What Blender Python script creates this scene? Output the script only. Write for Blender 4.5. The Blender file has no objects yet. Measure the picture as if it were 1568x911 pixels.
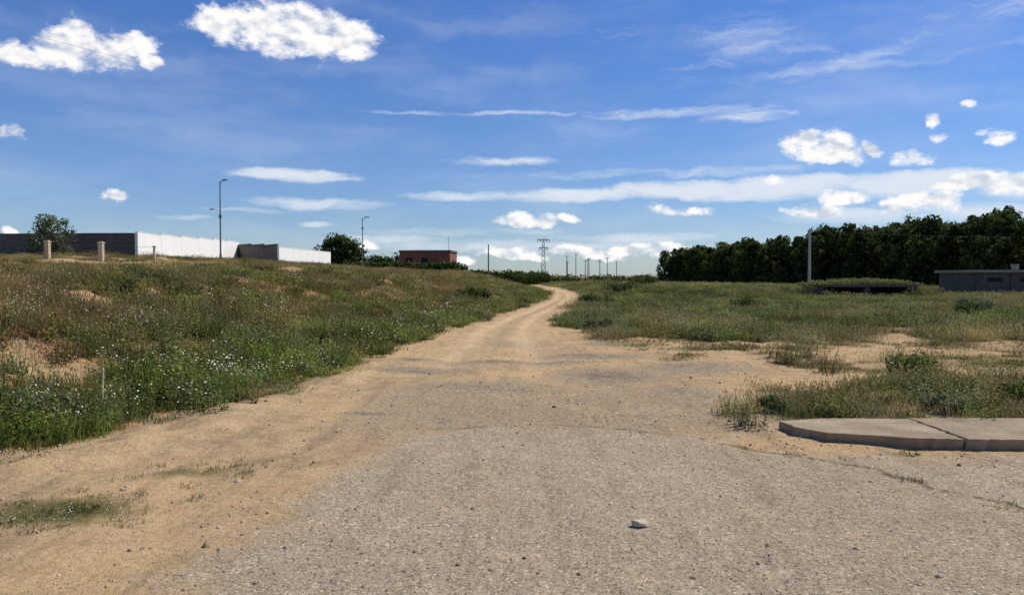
import bpy, math, random
import numpy as np
from mathutils import Vector, Matrix
scene=bpy.context.scene
RS=np.random.RandomState(7)
# ------------------------------------------------------------------ noise
_T=np.random.RandomState(3).rand(256,256)
def vnoise(x,y):
    xi=np.floor(x).astype(int);yi=np.floor(y).astype(int)
    fx=x-xi;fy=y-yi
    fx=fx*fx*(3-2*fx);fy=fy*fy*(3-2*fy)
    a=_T[xi&255,yi&255];b=_T[(xi+1)&255,yi&255];c=_T[xi&255,(yi+1)&255];d=_T[(xi+1)&255,(yi+1)&255]
    return (a*(1-fx)+b*fx)*(1-fy)+(c*(1-fx)+d*fx)*fy
def fbm(x,y,o=4):
    s=0;a=.5;t=0
    for i in range(o):
        s=s+a*vnoise(x*2**i+17.3*i,y*2**i+9.1*i);t+=a;a*=.5
    return s/t
def ss(a,b,x):
    t=np.clip((x-a)/(b-a),0,1);return t*t*(3-2*t)
# ------------------------------------------------------------------ layout (metres; camera stands at the origin looking +Y)
LY=[-60,2,4,6.6,8,11,14,18.3,24,29.5,40,58,77,96,128,175,240,400,900]
LX=[-9,-6.5,-5.4,-4.3,-3.7,-2.8,-2.5,-2.2,-1.7,-.96,.53,2.7,3.7,4.3,3.3,1.6,-.8,-30,-160]
RY=[-60,6,8,13,20,25.6,32,44.6,64,77,96,128,175,240,400,900]
RX=[2.4,2.4,2.2,2.0,1.5,1.4,1.7,3.2,5.5,6.5,7.1,7.2,6.2,3.4,-26,-150]
def xl(y): return np.interp(y,LY,LX)
def xr(y): return np.interp(y,RY,RX)
ASPH=[(-1.9,-30),(-1.85,2),(-1.76,3.95),(-1.67,4.5),(-1.55,5.4),(-1.42,6.7),(-1.1,7.8),(-.31,8.35),(.81,8.35),(1.8,7.84),(2.33,7.1),(2.9,6.95),(4.4,6.95),(30,6.95),(30,-30)]
WEED=[(2.1,8.6),(2.9,9.9),(4.3,11.2),(6.3,12.4),(9.3,12.4),(20,12.4),(20,8.35),(2.9,8.35),(2.5,7.6)]
CRACK=[(1.1,8.2),(1.8,7.84),(2.33,7.1),(2.7,6.85),(3.04,6.5),(3.28,5.95),(3.6,5.35),(4.4,4.9),(6,4.6)]
CRACK2=[(2.5,5.95),(2.9,5.85),(3.3,5.9)]
CRACK3=[(-.8,8.15),(-.3,8.38),(.3,8.45),(.8,8.4),(1.3,8.15)]
def polysd(x,y,P):
    d=np.full(x.shape,1e9);ins=np.zeros(x.shape,bool);n=len(P)
    for i in range(n):
        ax,ay=P[i];bx,by=P[(i+1)%n]
        ex,ey=bx-ax,by-ay
        t=np.clip(((x-ax)*ex+(y-ay)*ey)/(ex*ex+ey*ey),0,1)
        d=np.minimum(d,np.hypot(x-ax-t*ex,y-ay-t*ey))
        if ay!=by:
            c=((ay>y)!=(by>y))&(x<(bx-ax)*(y-ay)/(by-ay)+ax);ins^=c
    return np.where(ins,d,-d)
def lined(x,y,P):
    d=np.full(x.shape,1e9)
    x=x+(fbm(x*4,y*4,3)-.5)*.22;y=y+(fbm(x*4+40,y*4,3)-.5)*.22
    for i in range(len(P)-1):
        ax,ay=P[i];bx,by=P[i+1];ex,ey=bx-ax,by-ay
        t=np.clip(((x-ax)*ex+(y-ay)*ey)/(ex*ex+ey*ey),0,1)
        d=np.minimum(d,np.hypot(x-ax-t*ex,y-ay-t*ey))
    return d
def height(x,y):
    s=xl(y)+(fbm(x*0+y*.5,y*0+3,3)-.5)*.7-x
    H=np.interp(y,[0,5,10,20,30,40,90,130,200,300],[.95,1.1,1.38,1.68,1.8,1.92,2.15,1.7,1.1,.8])
    W=np.interp(y,[5,15,40,100],[7,9,10,11])
    z=H*ss(0,1,(s-.1)/W)
    z=z+1.2*ss(12,34,s)*ss(25,62,y)*(1-ss(150,260,y))
    z=z+ss(.2,3,s)*(fbm(x*.5,y*.5,4)-.5)*.75
    z=z+.10*np.exp(-((s+.2)/.4)**2)*(y<14)*(fbm(x*2,y*2,3)*1.8-.2)
    r=x-xr(y)
    z=z+ss(.5,4,r)*ss(14,24,y)*(.08+(fbm(x*.25,y*.25,4)-.5)*.45)
    z=z+.75*ss(1,5,r)*(1-ss(11,18,r))*ss(45,65,y)*(1-ss(110,150,y))
    z=z+.10*ss(-.1,1.4,polysd(x,y,WEED))
    z=z+2.2*np.exp(-((x-14)/40)**2-((y-340)/55)**2)
    a=polysd(x,y,ASPH)
    z=z+(fbm(x*1.3+5,y*1.3,4)-.5)*.07*ss(.3,-.5,a)
    t=(x-xl(y))/(xr(y)-xl(y))
    z=z-.04*(np.exp(-((t-.3)/.08)**2)+np.exp(-((t-.68)/.08)**2))*ss(10,16,y)*(1-ss(60,90,y))
    z=z+(fbm(x*.35,y*.35,2)-.5)*.05
    z=np.where(y>400,z*np.clip(1-(y-400)/300,0,1),z)
    return z
def zat(x,y): return float(height(np.array([float(x)]),np.array([float(y)]))[0])
def grassd(x,y):
    n=fbm(x*.9+3,y*.9,4)
    s=xl(y)-x+(fbm(x*1.7,y*1.7,3)-.5)*1.0
    r=x-xr(y)+(fbm(x*.8,y*.8+4,3)-.5)*1.6
    left=ss(0,.5,s)*(.4+.6*np.maximum(ss(.8,1.6,s),ss(.42,.55,fbm(x*2.2+9,y*1.4,3))))
    bare=np.exp(-(((x+6.2)/1.1)**2+((y-10.6)/.8)**2)**1.5)+.45*np.exp(-(((x+8.8)/1.0)**2+((y-13.5)/.7)**2)**1.5)
    left=left*(1-.9*np.clip(bare,0,1)*ss(.3,.5,fbm(x*2.3,y*2.3,3)))*(.45+.55*ss(.36,.52,n))
    plate=ss(13,16,s)*ss(20,30,y)*(1-ss(55,65,y))*ss(13,18,-x)
    left=left*(1-.72*plate*ss(.35,.55,fbm(x*.3,y*.3+5,3)))
    yy=y+(fbm(x*.5+9,y*.5,3)-.5)*9
    right=ss(.2,1.0,r)*ss(16.5,22,yy)*(.35+.65*ss(.38,.52,n+.012*(y-18)))
    dry=.55*ss(.44,.6,n)*ss(2.2,4.5,x)*ss(11.8,14,yy)*(1-ss(20,24,yy))*ss(.2,1,r)
    wd=polysd(x,y,WEED)+(n-.5)*2.0
    weed=ss(-.05,.5,wd)*(.35+.65*ss(.4,.55,fbm(x*1.3+7,y*1.3,3)))
    pt=.9*np.exp(-(((x+3.15)/.65)**2+((y-5.35)/.38)**2)**1.3)+.55*np.exp(-(((x+3.0)/1.1)**2+((y-6.5)/.4)**2))
    lip=.95*(1-ss(.1,.55,np.hypot((x-3.2)/2.2,(y-7.0)/.45)))*ss(.4,.5,n)
    lc=lined(x,y,CRACK)
    crk=.75*np.exp(-(lc/.06)**2)*ss(.45,.6,fbm(x*2+4,y*2,3))*(x>2.2)
    return np.clip(np.maximum.reduce([left,right,dry,weed,pt*ss(.38,.52,n),lip,crk]),0,1),left,right,weed
# ------------------------------------------------------------------ materials
def newmat(name):
    m=bpy.data.materials.new(name);m.use_nodes=True
    nt=m.node_tree;nt.nodes.clear();return m,nt
class N:
    def __init__(s,nt): s.nt=nt
    def n(s,t,**k):
        nd=s.nt.nodes.new(t)
        for a,b in k.items(): setattr(nd,a,b)
        return nd
    def L(s,a,b): s.nt.links.new(a,b)
    def setin(s,nd,i,v):
        if v is None: return
        if isinstance(v,bpy.types.NodeSocket): s.L(v,nd.inputs[i])
        else: nd.inputs[i].default_value=v
    def math(s,op,a,b=None,c=None,clamp=False):
        nd=s.n('ShaderNodeMath',operation=op);nd.use_clamp=clamp
        s.setin(nd,0,a);s.setin(nd,1,b);s.setin(nd,2,c);return nd.outputs[0]
    def vm(s,op,a,b=None,out=0):
        nd=s.n('ShaderNodeVectorMath',operation=op);s.setin(nd,0,a);s.setin(nd,1,b)
        return nd.outputs[out]
    def mix(s,f,a,b,bt='MIX'):
        nd=s.n('ShaderNodeMix',data_type='RGBA',blend_type=bt)
        s.setin(nd,0,f);s.setin(nd,6,a if isinstance(a,bpy.types.NodeSocket) else (*a,1) if len(a)==3 else a)
        s.setin(nd,7,b if isinstance(b,bpy.types.NodeSocket) else (*b,1) if len(b)==3 else b);return nd.outputs[2]
    def noise(s,vec,scale,detail=4,rough=.55,out=0):
        nd=s.n('ShaderNodeTexNoise');s.setin(nd,'Vector',vec);nd.inputs['Scale'].default_value=scale
        nd.inputs['Detail'].default_value=detail;nd.inputs['Roughness'].default_value=rough;return nd.outputs[out]
    def mr(s,v,a,b,c=0.,d=1.,smooth=False):
        nd=s.n('ShaderNodeMapRange');nd.clamp=True
        if smooth: nd.interpolation_type='SMOOTHSTEP'
        s.setin(nd,0,v);nd.inputs[1].default_value=a;nd.inputs[2].default_value=b;nd.inputs[3].default_value=c;nd.inputs[4].default_value=d
        return nd.outputs[0]
def simple(name,col,rough=.8,nscale=8,var=.25,bump=.0,metal=0,streak=False):
    m,nt=newmat(name);g=N(nt)
    tc=g.n('ShaderNodeTexCoord').outputs['Object']
    n1=g.noise(tc,nscale,5);f=g.mr(n1,.3,.7,1-var,1+var)
    hv=g.n('ShaderNodeHueSaturation');g.L(f,hv.inputs['Value']);hv.inputs['Color'].default_value=(*col,1)
    c=hv.outputs[0]
    if streak:
        v=g.vm('MULTIPLY',tc,(3,3,.25));n2=g.noise(v,2.2,6);c=g.mix(g.mr(n2,.5,.75,0,.55),c,tuple(x*.45 for x in col))
    b=g.n('ShaderNodeBsdfPrincipled');g.L(c,b.inputs['Base Color']);b.inputs['Roughness'].default_value=rough;b.inputs['Metallic'].default_value=metal
    b.inputs['Specular IOR Level'].default_value=.2
    if bump:
        bp=g.n('ShaderNodeBump');bp.inputs['Strength'].default_value=bump;bp.inputs['Distance'].default_value=.02
        g.L(g.noise(tc,nscale*4,5),bp.inputs['Height']);g.L(bp.outputs[0],b.inputs['Normal'])
    o=g.n('ShaderNodeOutputMaterial');g.L(b.outputs[0],o.inputs[0]);return m
def foliage(name,tint=True,dark=(.02,.035,.012),light=(.075,.11,.03),trans=.3,rnd=False):
    m,nt=newmat(name);g=N(nt)
    t=g.n('ShaderNodeAttribute',attribute_type='GEOMETRY',attribute_name='t')
    if tint:
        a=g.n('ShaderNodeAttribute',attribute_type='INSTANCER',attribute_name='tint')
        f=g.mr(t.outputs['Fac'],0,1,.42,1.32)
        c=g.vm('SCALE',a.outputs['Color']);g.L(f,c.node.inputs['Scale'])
    else:
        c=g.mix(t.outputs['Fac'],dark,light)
        if rnd:
            oi=g.n('ShaderNodeObjectInfo');hv=g.n('ShaderNodeHueSaturation');g.L(g.mr(oi.outputs['Random'],0,1,.7,1.35),hv.inputs['Value']);g.L(g.mr(oi.outputs['Random'],0,1,.51,.485),hv.inputs['Hue']);g.L(c,hv.inputs['Color']);c=hv.outputs[0]
    d=g.n('ShaderNodeBsdfDiffuse');g.L(c,d.inputs['Color'])
    tr=g.n('ShaderNodeBsdfTranslucent');g.L(c,tr.inputs[0])
    mx=g.n('ShaderNodeMixShader');mx.inputs[0].default_value=trans;g.L(d.outputs[0],mx.inputs[1]);g.L(tr.outputs[0],mx.inputs[2])
    o=g.n('ShaderNodeOutputMaterial');g.L(mx.outputs[0],o.inputs[0]);return m
def groundmat():
    m,nt=newmat('ground_surface');g=N(nt)
    P=g.n('ShaderNodeNewGeometry').outputs['Position']
    a=g.n('ShaderNodeAttribute',attribute_name='mask');sp=g.n('ShaderNodeSeparateColor');g.L(a.outputs['Color'],sp.inputs[0])
    a2=g.n('ShaderNodeAttribute',attribute_name='mask2');s2=g.n('ShaderNodeSeparateColor');g.L(a2.outputs['Color'],s2.inputs[0])
    asph,grs,dark=sp.outputs;crk,red,track=s2.outputs
    nL=g.noise(P,.6,5);nM=g.noise(P,3.5,6,.6);nF=g.noise(P,22,6,.65);nX=g.noise(P,95,4,.7)
    nS=g.noise(g.vm('MULTIPLY',P,(4.5,.55,1)),1.0,5,.6)
    vor=g.n('ShaderNodeTexVoronoi');vor.inputs['Scale'].default_value=75;g.L(P,vor.inputs['Vector'])
    vsep=g.n('ShaderNodeSeparateColor');g.L(vor.outputs['Color'],vsep.inputs[0])
    dirt=g.mix(g.mr(nM,.35,.65),(.34,.235,.135),(.48,.345,.20))
    dirt=g.mix(g.mr(nL,.42,.62,0,.75),dirt,(.54,.365,.19))
    dirt=g.mix(g.mr(nS,.5,.66,0,.6),dirt,(.27,.195,.12))
    gravel=g.mix(g.mr(nF,.35,.65),(.21,.165,.115),(.41,.325,.22))
    dirt=g.mix(g.mr(g.math('ADD',dark,g.math('MULTIPLY_ADD',nM,.9,-.45)),.25,.75),dirt,gravel)
    dk=g.mr(g.math('ADD',dark,g.math('MULTIPLY_ADD',nM,1.6,-.8)),.8,1.25,0,.72)
    dirt=g.mix(dk,dirt,(.125,.105,.08))
    dirt=g.mix(g.math('MULTIPLY',track,g.mr(nM,.3,.6,.3,.9)),dirt,(.55,.40,.24))
    soil=g.mix(g.mr(nM,.38,.62),(.12,.09,.045),(.25,.18,.095))
    soil=g.mix(g.mr(nL,.4,.6,0,.6),soil,(.12,.12,.04))
    soil=g.mix(g.math('MULTIPLY',red,g.mr(nM,.3,.5)),soil,(.40,.19,.085))
    gm=g.mr(g.math('ADD',grs,g.math('MULTIPLY_ADD',nM,1.2,-.6)),.3,.7)
    col=g.mix(gm,dirt,soil)
    asp=g.mix(g.mr(vsep.outputs[0],0,1),(.26,.205,.145),(.54,.44,.315))
    asp=g.mix(.45,asp,g.mix(g.mr(nX,.35,.65),(.21,.165,.115),(.57,.465,.33)))
    asp=g.mix(g.mr(nL,.35,.65,0,.5),asp,(.29,.235,.165))
    asp=g.mix(g.mr(nM,.50,.68,0,.5),asp,(.52,.39,.25))
    asp=g.mix(g.mr(nS,.50,.66,0,.4),asp,(.23,.185,.135))
    asp=g.mix(g.mr(vsep.outputs[1],.88,.94,0,.75),asp,(.08,.068,.05))
    asp=g.mix(g.mr(vsep.outputs[2],.93,.97,0,.65),asp,(.72,.65,.52))
    am=g.mr(g.math('ADD',asph,g.math('ADD',g.math('MULTIPLY_ADD',nM,1.9,-.95),g.math('MULTIPLY_ADD',nF,.6,-.3))),.2,.85,0,.95)
    col=g.mix(am,col,asp)
    ck=g.mr(g.math('ADD',crk,g.math('MULTIPLY_ADD',nF,1.4,-.7)),.4,.8,0,.75)
    col=g.mix(ck,col,(.085,.07,.045))
    hv=g.n('ShaderNodeHueSaturation');g.L(g.mr(nX,.3,.7,.70,1.30),hv.inputs['Value']);g.L(col,hv.inputs['Color'])
    hv2=g.n('ShaderNodeHueSaturation');g.L(g.mr(nF,.3,.7,.80,1.2),hv2.inputs['Value']);g.L(hv.outputs[0],hv2.inputs['Color'])
    b=g.n('ShaderNodeBsdfDiffuse');g.L(hv2.outputs[0],b.inputs['Color'])
    hgt=g.math('ADD',g.math('MULTIPLY',nF,1.0),g.math('MULTIPLY',nX,.5))
    hgt=g.math('ADD',hgt,g.math('MULTIPLY',nM,2.0))
    hgt=g.math('SUBTRACT',hgt,ck)
    bp=g.n('ShaderNodeBump');bp.inputs['Strength'].default_value=.9;bp.inputs['Distance'].default_value=.024
    g.L(hgt,bp.inputs['Height']);g.L(bp.outputs[0],b.inputs['Normal'])
    o=g.n('ShaderNodeOutputMaterial');g.L(b.outputs[0],o.inputs[0]);return m
GM=groundmat()
# ------------------------------------------------------------------ terrain
def grow(a,step,g,lim):
    o=[];x=a;s=step
    while x<lim: s*=g;x+=s;o.append(x)
    return o
cx=list(np.arange(-8,8.01,.07));gx=grow(8,.07,1.034,2600)
xs=np.array([-v for v in gx[::-1]]+cx+gx)
cy=list(np.arange(2.5,14,.05));gy=grow(14,.05,1.027,4000);gb=grow(0,.1,1.2,150)
ys=np.array([2.5-v for v in gb[::-1]]+cy+gy)
X,Y=np.meshgrid(xs,ys);Z=height(X,Y)
nx,ny=len(xs),len(ys)
G_,Lf,Rt,Wd=grassd(X,Y)
asd=polysd(X,Y,ASPH)+(fbm(X*1.6,Y*1.6,4)-.5)*.6
asph=ss(-.45,.45,asd)
def blob(x,y,cx,cy,rx,ry): return np.exp(-(((x-cx)/rx)**2+((y-cy)/ry)**2)**1.2)
dark=.62*ss(14.5,10,Y)*ss(7.3,8.4,Y)*ss(-2.6,-1.4,X)*(1-ss(2.2,4.5,X))
for b in [(-1.6,13.5,1.0,.5,1.1),(.2,14.8,1.8,.5,1.1),(1.6,12.7,1.1,1.3,1.1),(1.5,16,1.4,.7,1.0),(-1.7,9.2,.4,.16,1.05),(5.5,15.6,.9,.22,1.3),(-.5,11.2,1.8,.8,.85),(2.4,10.8,.8,1.0,.85),(.3,19,1.2,1.0,.75),(3.2,14,1.2,1.2,.9),(-1.9,15.2,.5,.3,1.1),(2.3,19,1.0,.8,.9)]:
    dark=np.maximum(dark,b[4]*blob(X,Y,*b[:4]))
t=(X-xl(Y))/(xr(Y)-xl(Y))
track=(np.exp(-((t-.3)/.1)**2)+np.exp(-((t-.68)/.1)**2))*ss(11,20,Y)
dark=np.maximum(dark,.5*np.exp(-((t-.49)/.09)**2)*ss(14,20,Y)*(1-ss(60,100,Y)))
def cr(P,w,a): return np.exp(-(lined(X,Y,P)/w)**2)*a
crk=np.maximum.reduce([cr(CRACK,.055,1)*(.45+.9*fbm(X*3,Y*3,3)),cr(CRACK2,.035,.6),cr(CRACK3,.07,.7)*ss(.35,.6,fbm(X*1.5+9,Y*1.5,3))])
sL=xl(Y)-X
red=np.clip(blob(X,Y,-6.2,10.8,1.6,1.4)+blob(X,Y,-8.8,13.5,1.5,1.1)+blob(X,Y,-5,15.5,1.3,1.1)+.7*ss(-.1,.2,sL)*(1-ss(1.2,2,sL))*(Y<16)+.8*ss(.45,.58,fbm(X*.4+30,Y*.4,4))*(sL>2)*(Y<45)+.6*ss(12,14,sL)*ss(22,28,Y)*(1-ss(55,65,Y)),0,1)
one=np.ones_like(X)
M1=np.stack([asph,G_,dark,one],-1).reshape(-1,4).astype(np.float32)
M2=np.stack([crk,red,track,one],-1).reshape(-1,4).astype(np.float32)
V=np.stack([X,Y,Z],-1).reshape(-1,3).astype(np.float32)
idx=np.arange(nx*ny).reshape(ny,nx)
F=np.stack([idx[:-1,:-1],idx[:-1,1:],idx[1:,1:],idx[1:,:-1]],-1).reshape(-1,4)
def gridobj(name,V,F,M1,M2,dz=0):
    used=np.unique(F);mp=np.full(len(V),-1);mp[used]=np.arange(len(used))
    v=V[used].copy();v[:,2]+=dz;f=mp[F]
    me=bpy.data.meshes.new(name);me.vertices.add(len(v));me.vertices.foreach_set('co',v.ravel())
    me.loops.add(f.size);me.loops.foreach_set('vertex_index',f.ravel().astype(np.int32))
    me.polygons.add(len(f));me.polygons.foreach_set('loop_start',(np.arange(len(f))*4).astype(np.int32))
    me.update(calc_edges=True)
    me.polygons.foreach_set('use_smooth',np.ones(len(f),bool))
    for nm,A in (('mask',M1),('mask2',M2)):
        at=me.attributes.new(nm,'FLOAT_COLOR','POINT');at.data.foreach_set('color',A[used].ravel())
    me.materials.append(GM);ob=bpy.data.objects.new(name,me);scene.collection.objects.link(ob);return ob
gridobj('ground',V,F,M1,M2)
fc=V[F].mean(1);fx,fy=fc[:,0],fc[:,1]
fa=asph.reshape(-1)[F].mean(1)
gridobj('asphalt_road',V,F[(fa>.5)&(fy>-30)&(fx<30)],M1,M2,.006)
dr=(fa<=.5)&(fx>xl(fy)+.15)&(fx<xr(fy)-.1)&(fy>-20)&(fy<600)
gridobj('dirt_road',V,F[dr],M1,M2,.004)
# ------------------------------------------------------------------ mesh builder
class MB:
    def __init__(s): s.v=[];s.f=[];s.m=[];s.t=[]
    def face(s,pts,mat=0,t=0.5):
        i=len(s.v);s.v+=[tuple(p) for p in pts];s.f.append(tuple(range(i,i+len(pts))));s.m.append(mat)
        s.t+= (t if isinstance(t,(list,tuple)) else [t]*len(pts))
    def box(s,c,d,mat=0,rz=0):
        cx,cy,cz=c;hx,hy,hz=d[0]/2,d[1]/2,d[2]/2;i=len(s.v);co,si=math.cos(rz),math.sin(rz)
        for z in(-hz,hz):
            for a,b in((-hx,-hy),(hx,-hy),(hx,hy),(-hx,hy)):
                s.v.append((cx+a*co-b*si,cy+a*si+b*co,cz+z));s.t.append(.5)
        for q in((0,3,2,1),(4,5,6,7),(0,1,5,4),(1,2,6,5),(2,3,7,6),(3,0,4,7)):
            s.f.append(tuple(i+k for k in q));s.m.append(mat)
    def tube(s,p,q,r0,r1,n=8,mat=0,t=.4):
        p=Vector(p);q=Vector(q);d=(q-p).normalized()
        a=d.orthogonal().normalized();b=d.cross(a);i=len(s.v)
        for c,r in((p,r0),(q,r1)):
            for k in range(n):
                an=2*math.pi*k/n;s.v.append(tuple(c+a*math.cos(an)*r+b*math.sin(an)*r));s.t.append(t)
        for k in range(n):
            s.f.append((i+k,i+(k+1)%n,i+n+(k+1)%n,i+n+k));s.m.append(mat)
        s.f.append(tuple(i+n+k for k in range(n)));s.m.append(mat)
        s.f.append(tuple(i+k for k in range(n))[::-1]);s.m.append(mat)
    def mesh(s,name,mats):
        me=bpy.data.meshes.new(name);me.from_pydata(s.v,[],s.f)
        for m in mats: me.materials.append(m)
        me.polygons.foreach_set('material_index',s.m)
        at=me.attributes.new('t','FLOAT','POINT');at.data.foreach_set('value',np.array(s.t,dtype=np.float32))
        me.update();return me
    def obj(s,name,mats,loc=(0,0,0),rz=0,bevel=0,parent=None):
        ob=bpy.data.objects.new(name,s.mesh(name,mats));ob.location=loc;ob.rotation_euler=(0,0,rz)
        scene.collection.objects.link(ob)
        if bevel:
            b=ob.modifiers.new('bevel','BEVEL');b.width=bevel;b.segments=2
        if parent: ob.parent=parent
        return ob
def empty(name,loc=(0,0,0)):
    e=bpy.data.objects.new(name,None);e.location=loc;scene.collection.objects.link(e);return e
# ------------------------------------------------------------------ plants
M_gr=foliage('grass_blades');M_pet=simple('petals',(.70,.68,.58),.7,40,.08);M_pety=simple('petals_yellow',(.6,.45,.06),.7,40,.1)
def blades(mb,r,n,R,h0,h1,w,lean,head=0):
    for _ in range(n):
        a=r.uniform(0,6.283);d=R*math.sqrt(r.random());bx,by=d*math.cos(a),d*math.sin(a)
        h=r.uniform(h0,h1)*(1-.35*(d/R)**2);la=r.uniform(0,6.283);ln=lean*r.uniform(.2,1)*h
        fa=r.uniform(0,3.14);sx,sy=math.cos(fa),math.sin(fa);prev=None
        K=3
        for k in range(K+1):
            t=k/K;ww=w*(1-t)**.6*.5 if not head else w*.5*(1-.4*t)
            px,py,pz=bx+math.cos(la)*ln*t*t,by+math.sin(la)*ln*t*t,h*t*(1-.12*t*lean)-.02
            cur=((px-sx*ww,py-sy*ww,pz),(px+sx*ww,py+sy*ww,pz))
            if prev:
                if k==K and not head: mb.face([prev[0],prev[1],(px,py,pz)],0,[pt,pt,t])
                else: mb.face([prev[0],prev[1],cur[1],cur[0]],0,[pt,pt,t,t])
            prev=cur;pt=t
        if head:
            hl=head*r.uniform(.6,1.2)
            for q in range(2):
                ang=fa+q*1.57;cx_,cy_=math.cos(ang)*hl*.16,math.sin(ang)*hl*.16
                mb.face([(px,py,pz-hl*.4),(px+cx_,py+cy_,pz),(px,py,pz+hl*.7),(px-cx_,py-cy_,pz)],0,[1,1.1,1.2,1.1])
def leafy(mb,r,n,R,h0,h1,ls,per=9):
    for _ in range(n):
        a=r.uniform(0,6.283);d=R*math.sqrt(r.random());b=Vector((d*math.cos(a),d*math.sin(a),0))
        h=r.uniform(h0,h1);tip=b+Vector((r.uniform(-.3,.3)*h,r.uniform(-.3,.3)*h,h));mb.tube(b,tip,.004,.002,3,0,.3)
        for k in range(per):
            t=(k+.5)/per;p=b.lerp(tip,t);an=k*2.4+r.random();L=ls*r.uniform(.6,1.2)*(1.2-.6*t)
            u=Vector((math.cos(an),math.sin(an),r.uniform(-.1,.8))).normalized();sd=Vector((-math.sin(an),math.cos(an),r.uniform(-.3,.3)))*L*.28
            mb.face([p,p+u*L*.5+sd,p+u*L,p+u*L*.5-sd],0,[.3+.5*t,.5+.5*t,.6+.5*t,.5+.5*t])
def flowers(mb,r,n,R,h0,h1,rad,mat):
    for _ in range(n):
        a=r.uniform(0,6.283);d=R*math.sqrt(r.random());b=Vector((d*math.cos(a),d*math.sin(a),0));h=r.uniform(h0,h1)
        tip=b+Vector((r.uniform(-.15,.15)*h,r.uniform(-.15,.15)*h,h));mb.tube(b,tip,.003,.002,3,0,.5)
        nrm=Vector((r.uniform(-.6,.6),r.uniform(-.8,.3),1)).normalized();u=nrm.orthogonal().normalized();v=nrm.cross(u);rr=rad*r.uniform(.6,1.2)
        mb.face([tip+u*math.cos(k*1.047)*rr+v*math.sin(k*1.047)*rr for k in range(6)],mat,1)
tufts=bpy.data.collections.new('plant_variants')
def addvar(col,name,mb,mats):
    ob=bpy.data.objects.new(name,mb.mesh(name,mats));col.objects.link(ob)
mats=[M_gr,M_pet,M_pety]
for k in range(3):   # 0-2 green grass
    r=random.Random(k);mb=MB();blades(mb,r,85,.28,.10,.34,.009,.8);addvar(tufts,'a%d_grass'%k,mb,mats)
for k in range(3):   # 3-5 dry stalks
    r=random.Random(10+k);mb=MB();blades(mb,r,24,.28,.2,.46,.004,.5,.05);blades(mb,r,48,.28,.06,.22,.007,1.0);addvar(tufts,'b%d_stalks'%k,mb,mats)
for k in range(3):   # 6-8 leafy weeds
    r=random.Random(20+k);mb=MB();leafy(mb,r,13,.22,.15,.42,.062,10);blades(mb,r,24,.24,.1,.27,.008,.8);addvar(tufts,'c%d_weed'%k,mb,mats)
for k in range(2):   # 9-10 white flowers
    r=random.Random(30+k);mb=MB();flowers(mb,r,11,.28,.10,.30,.0115,1);leafy(mb,r,9,.24,.08,.24,.05,8);blades(mb,r,38,.25,.08,.28,.007,.8);addvar(tufts,'d%d_flower'%k,mb,mats)
r=random.Random(40);mb=MB();flowers(mb,r,8,.26,.2,.4,.011,2);blades(mb,r,50,.25,.08,.28,.007,.8);addvar(tufts,'e0_yellow',mb,mats)  #11
for k in range(2):   # 12-13 low mat
    r=random.Random(50+k);mb=MB();blades(mb,r,90,.25,.02,.09,.007,1.2);leafy(mb,r,14,.22,.02,.07,.03,6);addvar(tufts,'f%d_low'%k,mb,mats)
r=random.Random(60);mb=MB();blades(mb,r,80,.25,.02,.08,.007,1.2);flowers(mb,r,18,.24,.04,.09,.009,1);addvar(tufts,'g0_lowflower',mb,mats) #14
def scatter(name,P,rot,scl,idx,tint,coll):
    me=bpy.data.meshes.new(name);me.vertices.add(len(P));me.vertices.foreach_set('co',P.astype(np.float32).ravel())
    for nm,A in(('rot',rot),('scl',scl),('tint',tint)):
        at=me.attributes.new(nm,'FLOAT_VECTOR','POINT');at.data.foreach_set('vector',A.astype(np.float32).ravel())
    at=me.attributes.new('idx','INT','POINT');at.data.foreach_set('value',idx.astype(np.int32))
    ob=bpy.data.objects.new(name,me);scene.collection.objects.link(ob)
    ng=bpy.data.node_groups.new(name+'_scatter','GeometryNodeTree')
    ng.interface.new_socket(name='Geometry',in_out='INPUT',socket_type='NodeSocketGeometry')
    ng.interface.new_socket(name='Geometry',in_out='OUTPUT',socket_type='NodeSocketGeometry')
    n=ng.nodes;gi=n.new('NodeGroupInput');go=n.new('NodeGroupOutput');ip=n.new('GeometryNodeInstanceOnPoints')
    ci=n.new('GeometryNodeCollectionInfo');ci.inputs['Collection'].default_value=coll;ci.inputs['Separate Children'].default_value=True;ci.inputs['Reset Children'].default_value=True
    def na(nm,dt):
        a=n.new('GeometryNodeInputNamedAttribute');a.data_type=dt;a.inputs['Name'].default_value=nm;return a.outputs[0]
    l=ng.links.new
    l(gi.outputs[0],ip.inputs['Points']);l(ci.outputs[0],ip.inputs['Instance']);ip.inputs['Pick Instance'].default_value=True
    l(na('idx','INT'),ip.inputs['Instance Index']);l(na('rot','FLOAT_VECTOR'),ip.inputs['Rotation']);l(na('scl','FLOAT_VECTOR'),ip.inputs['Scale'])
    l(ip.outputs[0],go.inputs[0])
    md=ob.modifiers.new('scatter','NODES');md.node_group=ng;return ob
bands=[(2.5,9,55,.75,1.0),(9,16,38,.95,1.0),(16,30,18,1.35,1.0),(30,60,6.5,2.0,1.0),(60,120,1.8,3.2,1.05),(120,260,.32,6.5,1.15)]
AP=[];AS=[];AI=[];AT=[]
K_=1.42
GRN=np.array([.080,.118,.028])*K_;OLV=np.array([.145,.138,.042])*K_;DRY=np.array([.36,.27,.14])*1.1;RED=np.array([.26,.15,.085])*1.1;GRY=np.array([.14,.17,.085])*K_;LIM=np.array([.155,.20,.035])*K_
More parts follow.
